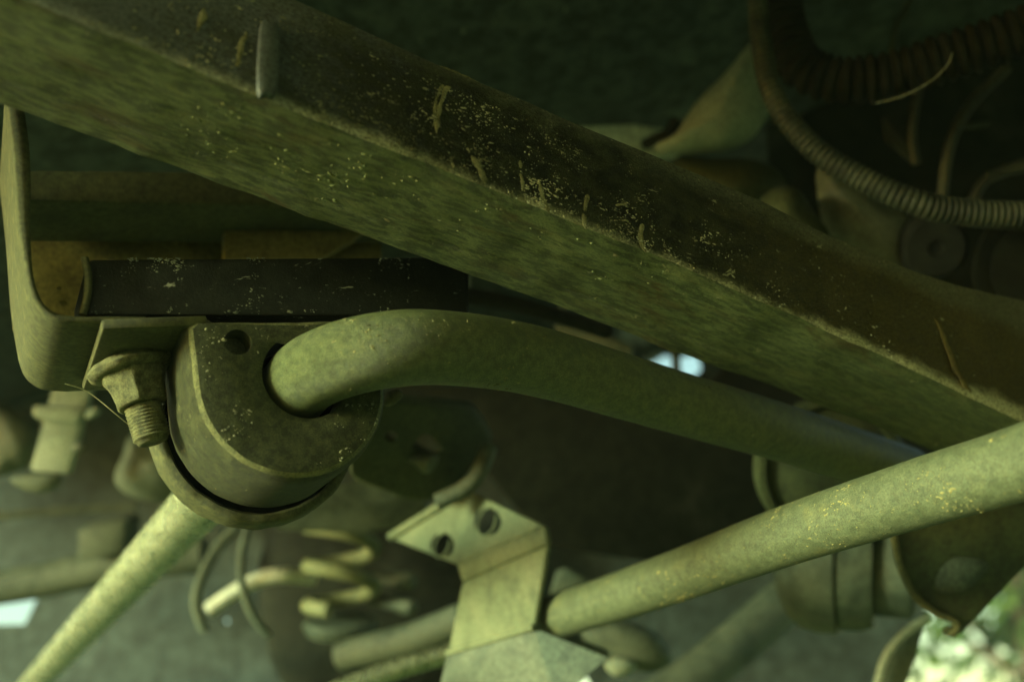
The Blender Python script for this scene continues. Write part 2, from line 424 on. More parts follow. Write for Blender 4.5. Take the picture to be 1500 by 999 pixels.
toS = rail_sn if rail_sn.dot(C0-m_) > 0 else -rail_sn
toU = rail_un if rail_un.dot(C0-m_) > 0 else -rail_un
def streak(pix, w, on=RS, nrm=None, mat='mud', name='mud_streak'):
    pts = catmull([on(*q) for q in pix], 8); nrm = nrm or toS
    sd_ = random.random()*50
    def rf(i, n): return px2m(w, .42)*.5*(.9+.45*noise.noise(Vector((i*.35+sd_, sd_, 0))))*(min(1, .25+i/4, .25+(n-1-i)/4))
    pts = [p + (R*noise.noise(p*300)+U*noise.noise(p*300+Vector((9, 9, 9))))*.0007 for p in pts]
    return obj(name, sweep(pts, rf, 10, (nrm, .22)), mt[mat], rail_side if on is RS else rail_under)
for pix, wd in (([(664, 115), (650, 140), (643, 165), (640, 195)], 8), ([(652, 118), (640, 145), (634, 185)], 5),
                ([(1003, 262), (975, 270), (957, 285), (945, 315), (938, 345), (945, 370)], 9),
                ([(868, 258), (861, 285), (855, 315), (858, 335)], 9), ([(948, 250), (915, 258), (885, 268), (873, 282)], 5),
                ([(790, 268), (795, 290), (805, 312)], 9), ([(690, 228), (704, 250), (712, 270)], 12), ([(760, 220), (762, 255), (770, 290)], 6),
                ([(362, 45), (352, 75), (345, 120)], 8), ([(300, 12), (290, 45)], 10), ([(448, 130), (440, 150)], 6), ([(985, 262), (1012, 268), (1022, 262)], 5),):
    streak(pix, wd)
for pix, wd in (([(545, 322), (560, 318), (573, 326)], 9), ([(880, 365), (900, 372), (920, 385)], 8), ([(1325, 565), (1338, 573)], 10), ([(1000, 430), (1014, 424)], 6), ([(1428, 628), (1444, 632)], 13)):
    streak(pix, wd, RU, toU)
for (x0, y0, x1, y1) in ((868, 303, 935, 297), (905, 322, 925, 325), (978, 326, 1002, 320), (1005, 355, 1040, 347), (1060, 305, 1085, 300), (700, 232, 718, 236), (1025, 325, 1050, 318), (990, 345, 1012, 349)):
    streak([(x0, y0), ((x0+x1)/2, (y0+y1)/2+1), (x1, y1)], 3.5, name='scuff_mark')
streak([(640, 96), (680, 112), (720, 132), (760, 150)], 5, name='scuff_mark')
fb = streak([(1186, 517), (1172, 530), (1164, 543), (1163, 556)], 3, RU, toU, 'strand', 'dry_fibre')
# pressed slot plate on the near end of the side wall
c_ = [RS(378, 45), RS(392, 40), RS(406, 48), RS(403, 140), RS(388, 146), RS(374, 138)]
obj('pressed_slot', prism(smooth_loop(c_, 3), toS*.004), grime('slot_blue_grey', (.05, .066, .07), (.03, .04, .045), (.09, .105, .1), 90, .6, bump=.5), rail_side, bevel=.0012)
# end gusset
streak([(1370, 465), (1385, 500), (1400, 540), (1422, 575)], 16, mat='rustd')
streak([(1412, 455), (1430, 485), (1446, 515)], 18, mat='rustd')
def flecks(parent, sample, nrm, n, mat='fleck', name='mud_flecks', smin=.00015, smax=.0006, along=None):
    V, Fc = [], []; u0 = along if along is not None else nrm.orthogonal().normalized(); v0 = nrm.cross(u0)
    k = 0
    while k < n:
        q = sample()
        if q is None: continue
        k += 1
        if isinstance(q, tuple):
            q, nrm, u0 = q; v0 = nrm.cross(u0)
        a = random.gauss(0, .35); u = u0*math.cos(a)+v0*math.sin(a); v = nrm.cross(u)
        sz = smin + (smax-smin)*random.random()**3; el = random.choice((1, 1.2, 1.6, 2.6))
        b0 = len(V); V.append(q + nrm*sz*.35)
        for j in range(7):
            t = 2*math.pi*j/7; r_ = sz*random.uniform(.55, 1.2)
            V.append(q + u*math.cos(t)*r_*el + v*math.sin(t)*r_ - nrm*.0002)
        Fc += [(b0, b0+1+j, b0+1+(j+1) % 7) for j in range(7)]
    o = obj(name, (V, Fc), mt[mat], parent, smooth=False); o['kind'] = 'stuff'; return o
def rail_sample():
    x = random.uniform(120, 1380); f = random.random()**1.7
    y = lin(Mx, x)*(1-f) + lin(Tx, x)*f; q = RS(x, y)
    dens = .10 + .9*math.exp(-((x-760)/260)**2)
    cl = noise.noise(q*55)+.5*noise.noise(q*160)
    if random.random() > dens*(1.5 if cl > .12 else .22) or f < .04 or f > .95: return None
    return q + toS*.0004
flecks(rail_side, rail_sample, toS, 3200, along=(R - toS*R.dot(toS)).normalized())
def under_sample():
    x = random.uniform(300, 1250); f = random.uniform(.08, .95); xb = x-62*f
    q = RU(xb, lin(Mx, x)*(1-f)+lin(Bx, xb)*f)
    if noise.noise(q*60)+.6*noise.noise(q*170) < .1: return None
    return q + toU*.0003
flecks(rail_under, under_sample, toU, 500, 'fleckg', 'paint_flakes', .0002, .0009, along=(m2-m_).normalized())
# ------------------------------------------------------------------ left saddle bracket, crossmember and panels
sb = thing('saddle_bracket', 'bent steel saddle bracket with rounded corner at the left edge, holding the dark crossmember', 'bracket', PV(60, 440, -.004), EV, DV)
inner = [(30, 120), (44, 225), (45, 328), (48, 395), (58, 433), (70, 450), (86, 459), (118, 463), (150, 463), (215, 463)]
outer = [(8, 120), (20, 225), (28, 328), (38, 395), (46, 430), (58, 452), (82, 468), (118, 473), (150, 473), (215, 473)]
ip = catmull([PV(x, y, -.004) for x, y in inner], 4); op = catmull([PV(x, y, -.004) for x, y in outer], 4)
n = len(ip); ex = DV*.088
V = ip + op + [p+ex for p in ip] + [p+ex for p in op]; Fc = []
for i in range(n-1):
    Fc += [(i, i+1, n+i+1, n+i), (2*n+i, 3*n+i, 3*n+i+1, 2*n+i+1), (i, 2*n+i, 2*n+i+1, i+1), (n+i, n+i+1, 3*n+i+1, 3*n+i)]
Fc += [(0, n, 3*n, 2*n), (n-1, 3*n-1, 4*n-1, 2*n-1)]
obj('saddle', (V, Fc), mt['plate'], sb, autos=50, bevel=.0006, seg=1)
cm = thing('crossmember', 'dark scratched crossmember bar above the bushing housing', 'crossmember', PV(125, 420), EV, DV)
ch = obj('channel', prism([PV(126, 377, 0), PV(690, 374, 0), PV(690, 462, 0), PV(560, 463, 0), PV(122, 462, 0), PV(128, 430, 0)], DV*.055), mt['dark'], cm, bevel=.003)
obj('end_lip', tube([PV(124, 378, -.001), PV(129, 405, -.001), PV(128, 435, -.001), PV(121, 461, -.001)], .0016, seg=10), mt['plate'], ch)
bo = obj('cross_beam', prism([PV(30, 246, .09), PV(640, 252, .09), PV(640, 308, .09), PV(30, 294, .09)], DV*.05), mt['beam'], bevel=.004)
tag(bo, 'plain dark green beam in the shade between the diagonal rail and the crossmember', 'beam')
bo = obj('bulkhead', prism([PV(20, 318, .145), PV(560, 330, .145), PV(560, 480, .145), PV(20, 480, .145)], DV*.01), mt['ochre'], bevel=.002)
cut(bo, lathe(PV(95, 438, .14), DV, [(.0022, 0), (.0022, .006)], 12), lathe(PV(88, 418, .14), DV, [(.0012, 0), (.0012, .006)], 10))
tag(bo, 'ochre coloured bulkhead seen behind the left end of the crossmember', 'bulkhead')
bo = obj('ochre_tab', prism([PV(328, 336, .12), PV(545, 330, .12), PV(520, 352, .12), PV(470, 380, .12), PV(328, 380, .12)], DV*.008), mt['ochre'], bevel=.002)
tag(bo, 'brighter yellow ochre tab just above the middle of the crossmember', 'tab')
# ------------------------------------------------------------------ bushing housing
bh = thing('bushing_housing', 'round cast bushing housing with a bolted flange and strap rim gripping the curved bar', 'bushing housing', PV(431, 560, -.012), EV, UV)
HO = PV(431, 560, -.012)                       # centre of the round face
RH = .0415; top = (PV(431, 465, -.012)-HO).dot(UV)
hc = PV(450, 549, -.012)-HO; hx, hy = hc.dot(EV), hc.dot(UV); rb = .0178
N_ = 96
def dray(a, grow=0.0):                        # distance from the bar hole to the D-shaped outline
    dx, dy = math.cos(a), math.sin(a); Rr = RH+grow; best = 1e9
    bq = hx*dx+hy*dy; cq = hx*hx+hy*hy-Rr*Rr
    t = -bq+math.sqrt(bq*bq-cq); x, y = hx+dx*t, hy+dy*t
    if y > 0:                                 # upright sides above the centre
        t = ((Rr if dx > 0 else -Rr)-hx)/dx if abs(dx) > 1e-6 else 1e9
        if dy > 1e-6: t = min(t, (top-hy)/dy)
        y2 = hy+dy*t
        if y2 < 0: t = -bq+math.sqrt(bq*bq-cq)
    return t
def hring(scale_off, depth, inner=None):
    out = []
    for k in range(N_):
        a = 2*math.pi*k/N_
        r = inner if inner else dray(a)-scale_off
        out.append(HO + EV*(hx+math.cos(a)*r) + UV*(hy+math.sin(a)*r) + DV*depth)
    return out
def rings_mesh(rs, closeends=True):
    V = [p for r in rs for p in r]; Fc = []; n = len(rs[0])
    for i in range(len(rs)-1):
        for k in range(n): Fc.append((i*n+k, i*n+(k+1) % n, (i+1)*n+(k+1) % n, (i+1)*n+k))
    if closeends: Fc += [tuple(range(n)), tuple((len(rs)-1)*n+k for k in range(n))]
    return V, Fc
def weld(vf):
    n = N_; V, Fc = vf; m = len(V)-n
    return V[:m], [tuple(i if i < m else i-m for i in f) for f in Fc]
def hrough(r, amp):
    c = sum(r, Vector())/len(r)
    return [p + noise.noise_vector(p*160)*amp for p in r]
face_r = [hring(.0034, .02), hrough(hring(.0034, .0006), .0002), hrough(hring(.006, .0001), .0004), hring(.014, 0), hring(0, -.0002, rb+.0035), hring(0, .0012, rb+.0008), hring(0, .02, rb+.0006)]
edge_r = [hrough(hring(.0016, .0022), .0003), hrough(hring(.0024, .0012), .0004), hrough(hring(.0034, .0006), .0002)]
side_r = [hring(.006, .0525), hring(.0015, .0525)] + [hrough(hring(0, d), .00025) for d in (.0515, .040, .030, .022, .014, .0075)] + [hrough(hring(.0004, .0050), .0003), edge_r[0]]
face_r.append(face_r[0])
hf = obj('front_face', weld(rings_mesh(face_r, False)), mt['hface'], bh, autos=60)
cut(hf, lathe(PV(355, 491, -.02), DV, [(.0056, 0), (.0056, .018)], 24))
hs = obj('outer_shell', rings_mesh(side_r, False), mt['hside'], bh, autos=60)
obj('worn_rim', rings_mesh(edge_r, False), mt['wear'], hs, autos=60)
obj('bolt_hole', lathe(PV(355, 491, .001), DV, [(.0058, 0), (.0058, .004)], 20), mt['hole'], hf)
# strap rim behind the shell
def arc_ring(rr, depth, a0=-205, a1=18, n=64, cx=0):
    return [HO + EV*(math.cos(rad(a0+(a1-a0)*k/n))*rr+cx) + UV*(math.sin(rad(a0+(a1-a0)*k/n))*rr) + DV*depth for k in range(n+1)]
sr = [arc_ring(RH+.0010, .0575), arc_ring(RH+.0022, .0562), arc_ring(RH+.0046, .0566), arc_ring(RH+.0056, .0578), arc_ring(RH+.0060, .062), arc_ring(RH+.0060, .071), arc_ring(RH+.0050, .0722), arc_ring(RH+.0022, .0722)]
n = len(sr[0]); V = [p + noise.noise_vector(p*120)*.0006 + noise.noise_vector(p*420)*.0002 for r in sr for p in r]; Fc = []
for i in range(len(sr)):
    j = (i+1) % len(sr)
    for k in range(n-1): Fc.append((i*n+k, i*n+k+1, j*n+k+1, j*n+k))
Fc += [tuple(i*n for i in range(len(sr))), tuple(i*n+n-1 for i in range(len(sr)))]
obj('rubber_core', lathe(HO, DV, [(RH-.010, .050), (RH-.010, .066), (RH+.0018, .0665), (RH+.0018, .0715), (RH-.012, .0715)], 64), mt['hole'], bh)
obj('strap_rim', (V, Fc), mt['plate'], bh, autos=50)
# flange
fl = [PV(143, 482, -.010), PV(300, 474, -.010), PV(300, 474, .075), PV(140, 484, .072)]
uu = UV*-.0045
fl2 = [PV(150, 482, -.011), PV(305, 476, -.011)]
pf = [fl2[0], fl2[1], fl2[1]+DV*.078, fl2[0]+DV*.078]
obj('flange', prism(pf, UV*.0045), mt['plate'], bh, bevel=.0012)
# web fillet joining flange and shell
obj('fillet', tube([PV(296, 487, -.004), PV(287, 500, .012), PV(280, 510, .03), PV(276, 516, .05)], .006, .008, seg=14), mt['hside'], bh)
def face_sample():
    a = random.uniform(0, 2*math.pi); r_ = random.uniform(rb+.003, .045)
    if r_ > dray(a)-.003: return None
    q = HO + EV*(hx+math.cos(a)*r_) + UV*(hy+math.sin(a)*r_)
    if (q-PV(355, 491, -.012)).length < .0066: return None
    w_ = noise.noise(q*70)+.5*noise.noise(q*190)
    if w_ < (.1 if math.sin(a) > .3 or (math.cos(a) > .2 and math.sin(a) < -.2) else .3): return None
    return q - DV*.0002
flecks(hf, face_sample, -DV, 240, along=EV)
def cross_sample():
    q = PV(random.uniform(135, 600), 378 + 82*random.random()**1.4, 0)
    if noise.noise(q*50)+.5*noise.noise(q*150) < .12: return None
    return q - DV*.0001
flecks(ch, cross_sample, -DV, 260, 'flecka', 'scratch_flecks', .0002, .0007, along=EV)
# ------------------------------------------------------------------ bolt with flanged nut
fpl = fl2[0]
nc = hit(192, 532, fpl - UV*.0002, UV)
bax = ((-UV)*1 + EV*.17 ).normalized()
bt = thing('bolt', 'threaded bolt with a flanged hex nut under the left flange of the housing', 'bolt', nc, EV, DV)
zc = (nc-C0).dot(F); s = zc/FP
hn = obj('hex_nut', rough_vf(lathe(nc, bax, [(47*s, .004, 0), (47*s, .0065, .35), (45*s, .009, .9), (43*s, .011, 1), (41.5*s, .0135, 1), (39*s, .0165, .9), (36*s, .0188, .2), (32*s, .0196, 0), (27*s, .0196, 0)], 84), .0005), mt['nut'], bt, autos=60)
obj('washer_flange', rough_vf(lathe(nc, bax, [(54*s, -.0008), (60*s, .0010), (62*s, .0022), (60*s, .0036), (53*s, .0048), (40*s, .0054)], 56), .0006), mt['nut'], hn)
pr = [(24*s, .012)]
h = .0197
for k in range(10):
    pr += [(24*s, h), (26.5*s, h+.0006), (26.5*s, h+.0008), (24*s, h+.0014)]; h += .0015
pr += [(23*s, h), (21*s, h+.0014), (16*s, h+.002)]
obj('threaded_end', lathe(nc, bax, pr, 40), mt['nut'], bt, autos=70)
# small bolt head behind the housing
# ------------------------------------------------------------------ stabiliser bar
sway = thing('stabiliser_bar', 'thick olive stabiliser bar curving out of the housing, its shaft running to lower left', 'stabiliser bar', HO, EV, UV)
zb = (HO + EV*hx + UV*hy - C0).dot(F)
HB = HO + EV*hx + UV*hy
BR = .034; BS = HB + DV*.006; BW = (EV + UV*.02).normalized()
arm = [HB + DV*.05, HB + DV*.020] + [BS - DV*BR*math.sin(rad(a)) + BW*BR*(1-math.cos(rad(a))) for a in (8, 30, 52, 74)]
arm += [P(620, 508.5, .4145), P(690, 513, .428), P(760, 523.5, .444), P(830, 541, .461), P(900, 562, .478), P(970, 583, .496), P(1050, 606, .515), P(1130, 629, .537), P(1200, 651, .56), P(1330, 694, .60)]
ap = catmull(arm, 14)
def arf(i, n): return .0158*(1+.012*noise.noise(ap[i]*50))
ba = obj('bent_arm', sweep(ap, arf, 40), mt['bar'], sway, autos=60)
b0 = P(293, 735, .585); b1 = P(50, 1000, 1.10)
sp_ = catmull([HB+DV*.055, b0 - (b1-b0)*.02, b0 + (b1-b0)*.3, b0+(b1-b0)*.65, b1, b1+(b1-b0)*.12], 10)
obj('straight_shaft', sweep(sp_, lambda i, n: .0172 - .0042*i/(n-1) + .0003*noise.noise(sp_[i]*30), 36), mt['shaft'], sway)
# ------------------------------------------------------------------ right rod
def zr(x): return 1/(.533+.001425*x) if 0 else 1/(.18+.00166*x)
rd = thing('track_rod', 'straight painted track rod with flaking mud, running from the right edge to lower centre', 'rod', P(1150, 795, zr(1150)), P(1500, 676, zr(1500))-P(900, 872, zr(900)), UV)
rp = [P(1640, 625, zr(1640)), P(1500, 676, zr(1500)), P(1333, 726, zr(1333)), P(1150, 785, zr(1150)), P(1000, 840, zr(1000)), P(900, 875, zr(900)), P(765, 918, zr(765))]
rpp = catmull(rp, 16)
rsh = obj('shaft', sweep(rpp, lambda i, n: .0140*(1+.01*noise.noise(rpp[i]*40)), 40), mt['rod'], rd, autos=60)
def rod_chip(x, y, w, h_):
    z = zr(x)-.0136; c = P(x, y, z)
    ax = (rp[1]-rp[4]).normalized(); up = ax.cross((C0-c).normalized()).normalized()
    V = []; k = 14
    for i in range(k):
        a = 2*math.pi*i/k; r_ = 1+.5*noise.noise(Vector((math.cos(a)*2+x, math.sin(a)*2+y, 0)))
        V.append(c + ax*math.cos(a)*px2m(w, z)*r_ + up*math.sin(a)*px2m(h_, z)*r_)
    nrm = (C0-c).normalized()
    return prism(V, -nrm*.003)
def tube_sample(path, r, lo, hi, clump, thr):
    def f():
        i = int(random.uniform(lo, hi)*(len(path)-2)); p = path[i].lerp(path[i+1], random.random())
        t = (path[i+1]-path[i]).normalized(); c = (C0-p); c = (c-t*c.dot(t)).normalized(); b = t.cross(c)
        a = random.uniform(-1.5, 1.5); nn = c*math.cos(a)+b*math.sin(a); q = p+nn*r
        if noise.noise(q*clump)+.5*noise.noise(q*clump*3) < thr(i/len(path), a): return None
        return q + nn*.0001, nn, t
    return f
flecks(ba, tube_sample(ap, .0158, .25, .95, 60, lambda t, a: .16 if t < .6 else .3), UV, 420, 'fleckb', 'grit_flecks', .00015, .0007)
flecks(rsh, tube_sample(rpp, .0140, .16, .75, 45, lambda t, a: .22 if t < .5 else .34), UV, 600, 'fleckr', 'mud_flecks', .00015, .0007)
def shell_sample():
    a = rad(random.uniform(150, 300)); d_ = random.uniform(.005, .05); r_ = RH
    q = HO + EV*math.cos(a)*r_ + UV*math.sin(a)*r_ + DV*d_
    if noise.noise(q*70) < .05: return None
    return q, EV*math.cos(a)+UV*math.sin(a), DV
flecks(hs, shell_sample, UV, 160, 'fleckb', 'mud_flecks', .00015, .0006)
# ------------------------------------------------------------------ Z-shaped bent plate
zp = thing('bent_plate_bracket', 'pale green bent plate bracket with two holes, hanging low in the centre', 'bracket', P(720, 850, .74))
def zq(pts, t, name, mat='zplate'):
    pp = [P(*q) for q in pts]; nn = (pp[1]-pp[0]).cross(pp[2]-pp[0]).normalized()
    if nn.dot(pp[0]-C0) < 0: nn = -nn
    return obj(name, prism(pp, nn*t), mt[mat], zp, bevel=.002, seg=3)
tz = [(572, 788, .77), (685, 718, .715), (797, 770, .635)]
p0_, p1_, p2_ = [P(*q) for q in tz]; p3_ = hit(668, 826, p0_, (p1_-p0_).cross(p2_-p0_))
tn = (p1_-p0_).cross(p2_-p0_).normalized(); tn = tn if tn.dot(F) > 0 else -tn
z3 = (p3_-C0).dot(F)
tp = obj('top_plate', prism([p0_, p1_, p2_, p3_], tn*.005), mt['zplate'], zp, bevel=.0008, seg=1)
cut(tp, lathe(P(648, 798, .6), P(648, 798, 1)-C0, [(.0085, 0), (.0085, .25)], 20), lathe(P(714, 764, .58), P(714, 764, 1)-C0, [(.0095, 0), (.0095, .25)], 20))
for hx_, hy_, hr_ in ((648, 798, .0088), (714, 764, .0098)):
    c_ = hit(hx_, hy_, p0_, tn) - tn*.0004; u_ = (p1_-p0_).normalized(); v_ = tn.cross(u_)
    obj('hole_rim', sweep([c_ + (u_*math.cos(k*math.pi/14)+v_*math.sin(k*math.pi/14))*hr_ for k in range(24)], lambda i, n: .0009, 8), mt['zplate'], tp)
obj('top_edge', tube([P(572, 786, .768), P(685, 716, .713)], .0034, seg=10), mt['zplate'], zp)
zq([(668, 826, z3-.002), (797, 770, .633), (802, 797, .628), (676, 853, z3-.004)], .005, 'bevel_band')
zq([(676, 853, z3-.004), (802, 797, .628), (782, 917, .632), (655, 955, z3)], .005, 'upright_plate')
obj('lower_edge', tube([P(655, 956, z3-.001), P(782, 918, .631)], .0022, seg=10), mt['zplate'], zp)
zq([(655, 958, z3), (782, 919, .632), (892, 962, .66), (815, 1030, .63), (640, 1030, z3-.03)], .005, 'lower_plate', 'mid')
# ------------------------------------------------------------------ upper right: hoses, boot and castings
def single(name, vf, mat, label, cat, group=None, **kw):
    return tag(obj(name, vf, mt[mat], **kw), label, cat, group)
hb = thing('corrugated_hose', 'thick corrugated hose sagging in the dark top right corner', 'hose', P(1290, 120, .62))
pts = [P(1138, -30, .66), P(1148, 40, .65), P(1172, 95, .64), P(1225, 118, .63), P(1300, 112, .62), P(1370, 90, .61), P(1440, 68, .60), P(1520, 40, .59)]
obj('ribbed_tube', hose(pts, px2m(34, .63), px2m(38, .6), px2m(17.5, .62), .2), mt['black'], hb)
sh2 = thing('ribbed_conduit', 'slim ribbed conduit curving from top centre-right down to the right edge', 'conduit', P(1250, 260, .58))
pts = [P(1108, -20, .62), P(1116, 70, .61), P(1135, 145, .60), P(1185, 212, .59), P(1250, 256, .58), P(1330, 293, .57), P(1400, 310, .57), P(1520, 318, .57)]
obj('ribbed_tube', hose(pts, px2m(15, .6), px2m(22, .57), px2m(9.5, .58), .14), mt['hosem'], sh2)
single('boot', dome([(1106, 62), (1060, 110), (1020, 150), (990, 195), (958, 214), (975, 226), (1030, 224), (1070, 220), (1105, 200), (1128, 160), (1128, 115)], .74, .035), 'pale', 'grey green flared boot just right of the rail, in the upper right', 'boot')
single('pale_flange', slab([(845, 184), (930, 181), (985, 190), (1000, 226), (940, 232), (860, 226)], .80, .02), 'glow', 'pale strip of metal peeking over the rail beside the flared boot', 'flange', bevel=.004)
single('clip', tube([P(945, 212, .77), P(962, 204, .76), P(978, 196, .755), P(992, 175, .75)], .0045, seg=10), 'black', 'small dark clip on the pale metal strip', 'clip')
single('gear_casing', dome([(985, 236), (1050, 232), (1110, 236), (1150, 262), (1140, 300), (1090, 330), (1000, 310)], .76, .05), 'beam', 'rounded dark casing under the flared boot, behind the rail', 'casing')
single('cone_cap', dome([(1110, 300), (1128, 280), (1150, 272), (1172, 280), (1192, 310), (1215, 350), (1160, 380), (1110, 350)], .64, .03), 'beam', 'olive brown cone-shaped cap poking up behind the rail', 'cap')
cb = thing('cast_arm', 'mottled grey cast arm with a round boss under the ribbed conduit', 'arm', P(1300, 340, .66))
obj('arm_body', dome([(1200, 240), (1250, 262), (1300, 300), (1345, 330), (1345, 400), (1270, 400), (1215, 360), (1200, 300)], .68, .035, .002), mt['grey'], cb)
bz = P(1366, 362, .65)
bax2 = (C0-bz).normalized() + EV*.25 - UV*.1
bs = obj('boss', lathe(bz, bax2, [(px2m(50, .65), -.03), (px2m(50, .65), 0), (px2m(47, .65), .006), (px2m(40, .65), .009), (px2m(12, .65), .0095), (px2m(10, .65), .007)], 36), mt['black'], cb)
for pix, z, r0, lab in (([(1348, 120), (1340, 160), (1336, 200), (1342, 240)], .70, 7, 'short upright cable hanging below the thick corrugated hose'),
                   ([(1475, 100), (1430, 145), (1400, 190), (1386, 240), (1380, 290)], .68, 8, 'curved cable right of the upright one, bending down to the conduit'),
                   ([(1520, 235), (1475, 250), (1440, 268), (1420, 305)], .66, 8, 'cable at the right edge dropping to the conduit'),
                   ([(1520, 245), (1480, 252), (1445, 256)], .64, 5, 'thin pale pipe end poking in from the right edge'),
                   ([(1450, 182), (1408, 186)], .70, 5, 'short level pipe between the cables at right'),
                   ([(1335, 0), (1314, 40), (1305, 80)], .72, 5, 'thin cable above the thick corrugated hose')):
    single('cable', tube([P(x, y, z) for x, y in pix], px2m(r0, z), seg=14), 'hosem', lab, 'cable')
single('mounting_fin', slab([(1296, 170), (1345, 232), (1342, 242), (1300, 205)], .72, .006), 'hosem', 'dark triangular fin beside the upright cable', 'fin', bevel=.001)
single('dry_strand', tube([P(1283, 152, .58), P(1325, 140, .575), P(1365, 118, .575), P(1388, 95, .575), P(1395, 78, .575)], .00022, seg=6), 'strand', 'pale dry strand stuck to the thick corrugated hose', 'strand')
hu = thing('wheel_hub', 'dark round hub cut off by the right edge above the end of the rail', 'hub', P(1530, 440, .55))
hax = (C0-P(1530, 440, .55)).normalized() - EV*.15
zz = .60
obj('hub_body', lathe(P(1545, 395, zz), hax, [(px2m(112, zz), -.05), (px2m(112, zz), 0), (px2m(104, zz), .006), (px2m(92, zz), .004), (px2m(86, zz), .002), (px2m(80, zz), .007), (px2m(40, zz), .01)], 56), mt['hole'], hu)
inf = single('dark_corner_panel', slab([(1090, -420, .98), (1900, -420, .9), (1900, 470, .95), (1420, 470, .98), (1130, 330, 1.05)], 1.0, .008), 'black', 'black panel added to darken the upper right corner', 'dark panel', bevel=.002)  # added dark sheet: blocks side light and keeps this corner black
# ------------------------------------------------------------------ between rail and bar
single('strut', tube([P(600, 425, .62), P(700, 436, .64), P(800, 458, .66), P(890, 486, .69)], px2m(12, .65), seg=14), 'black', 'dark strut in the gap between the rail and the curved bar', 'strut')
for i, (x, y, w_, h_, z, mm, lab) in enumerate(((682, 418, 9, 24, .68, 'mid', 'small upright tab in the dark gap right of the crossmember'), (828, 455, 7, 18, .72, 'mid', 'tiny tab in the middle of the gap above the curved bar'))):
    single('tab', slab([(x-w_, y-h_), (x+w_, y-h_), (x+w_-3, y+h_), (x-w_-3, y+h_)], z, .006), mm, lab, 'tab', bevel=.002)
single('brace', slab([(984, 500), (996, 500), (1000, 570), (986, 570)], 1.05, .01), 'mid', 'thin upright brace crossing the bright gap under the rail', 'brace', bevel=.002)
single('bracket_bar', slab([(815, 470), (930, 505), (925, 535), (815, 500)], .86, .02), 'grey', 'dull grey bar lying just above the curved bar', 'bar', bevel=.004)
single('heat_shield', slab([(560, 560, .86), (1030, 572, .93), (1065, 532, .94), (1420, 590, 1.0), (1400, 700, 1.0), (1200, 760, 1.0), (1000, 830, .95), (800, 800, .9), (720, 700, .88)], .9, .01), 'black', 'large dark shield plate below the curved bar', 'heat shield', bevel=.003)
# ------------------------------------------------------------------ behind housing
eb = thing('engine_mount', 'dark mount bracket with an opening, behind the housing and below the curved bar', 'mount', P(610, 660, .7))
em = obj('mount_body', slab([(545, 575, .62), (690, 590, .70), (722, 640, .72), (700, 705, .72), (660, 735, .71), (600, 735, .70), (512, 705, .66), (508, 660, .64)], .7, .03, F), mt['beam'], eb, bevel=.006)
cut(em, prism([P(568, 690, .55), P(588, 668, .55), P(600, 668, .55), P(622, 700, .55), P(600, 712, .55)], F*.4), lathe(P(537, 667, .55), F, [(px2m(9, .6), 0), (px2m(9, .6), .3)], 16))
obj('mount_tab', dome([(588, 668), (640, 664), (636, 686), (622, 694), (606, 680)], .685, .012), mt['mid'], eb)
obj('mount_rib', tube([P(716, 655, .70), P(702, 690, .69), P(680, 715, .69), P(640, 735, .69)], .006, seg=12), mt['mid'], eb)
single('push_rivet', dome([(560, 586), (570, 573), (585, 571), (590, 580), (578, 592), (564, 595)], .50, .004), 'plate', 'small pale push rivet just under the curved bar beside the housing', 'rivet')
single('underbody_cover', slab([(395, 762, .86), (470, 720, .88), (530, 697, .88), (622, 716, .9), (618, 752, .9), (520, 768, .88)], .88, .012), 'mid', 'hazy light green cover below and right of the housing', 'cover', bevel=.004)
# ------------------------------------------------------------------ lower left background parts
rb_ = thing('relay_bracket', 'pale upright bracket with a cross bar at far left below the saddle', 'bracket', P(85, 640, .88))
ub = obj('upright', slab([(78, 560), (134, 566), (100, 695), (42, 690)], .88, .012), mt['pale'], rb_, bevel=.003)
cut(ub, lathe(P(67, 697-12, .8), F, [(.004, 0), (.004, .2)], 14))
obj('cross_bar', slab([(46, 594), (122, 600), (114, 622), (70, 620), (46, 610)], .872, .014), mt['pale'], rb_, bevel=.003)
obj('foot', dome([(16, 700), (50, 694), (90, 696), (82, 716), (55, 722), (25, 712)], .875, .01), mt['mid'], rb_)
obj('knob', dome([(124, 604), (140, 596), (148, 603), (138, 611), (126, 614)], .878, .006), mt['pale'], rb_)
obj('knob', dome([(104, 652), (120, 646), (127, 653), (120, 662), (106, 662)], .878, .006), mt['mid'], rb_)
single('curved_shroud', dome([(195, 635), (260, 625), (285, 700), (260, 735), (200, 730), (168, 705), (180, 665)], .95, .05), 'mid', 'dull curved shroud between the nut and the bright shaft', 'shroud')
single('yellow_block', slab([(112, 775), (185, 760), (180, 812), (112, 822)], 1.1, .05), 'mid', 'blurred yellowish block left of the bright shaft', 'block', bevel=.006)
single('casting', dome([(-20, 590), (25, 600), (60, 630), (55, 670), (20, 690), (-20, 690)], 1.0, .03, .004), 'mid', 'lumpy dark casting at the left edge behind the pale bracket', 'casting')
single('dark_mass', dome([(392, 775), (450, 742), (560, 748), (660, 780), (720, 860), (700, 990), (600, 1060), (470, 1060), (410, 990), (380, 880)], 1.17, .05, .006), 'black', 'large dark body added behind the coil spring for contrast', 'dark_mass')  # added dark body so the coil stands out bright against it
single('exhaust_pipe', tube([P(-60, 868, 1.14), P(60, 850, 1.14), P(180, 826, 1.14), P(300, 812, 1.14)], px2m(26, 1.14), seg=20), 'mid', 'dim exhaust pipe behind the bright shaft at lower left', 'pipe')
single('fuel_line', tube([P(-40, 760, 1.2), P(80, 748, 1.2), P(200, 742, 1.2)], px2m(6, 1.2), seg=12), 'mid', 'thin line above the exhaust pipe at lower left', 'line')
cs = thing('coil_spring', 'blurred ochre coil spring below the housing', 'spring', P(500, 830, 1.05))
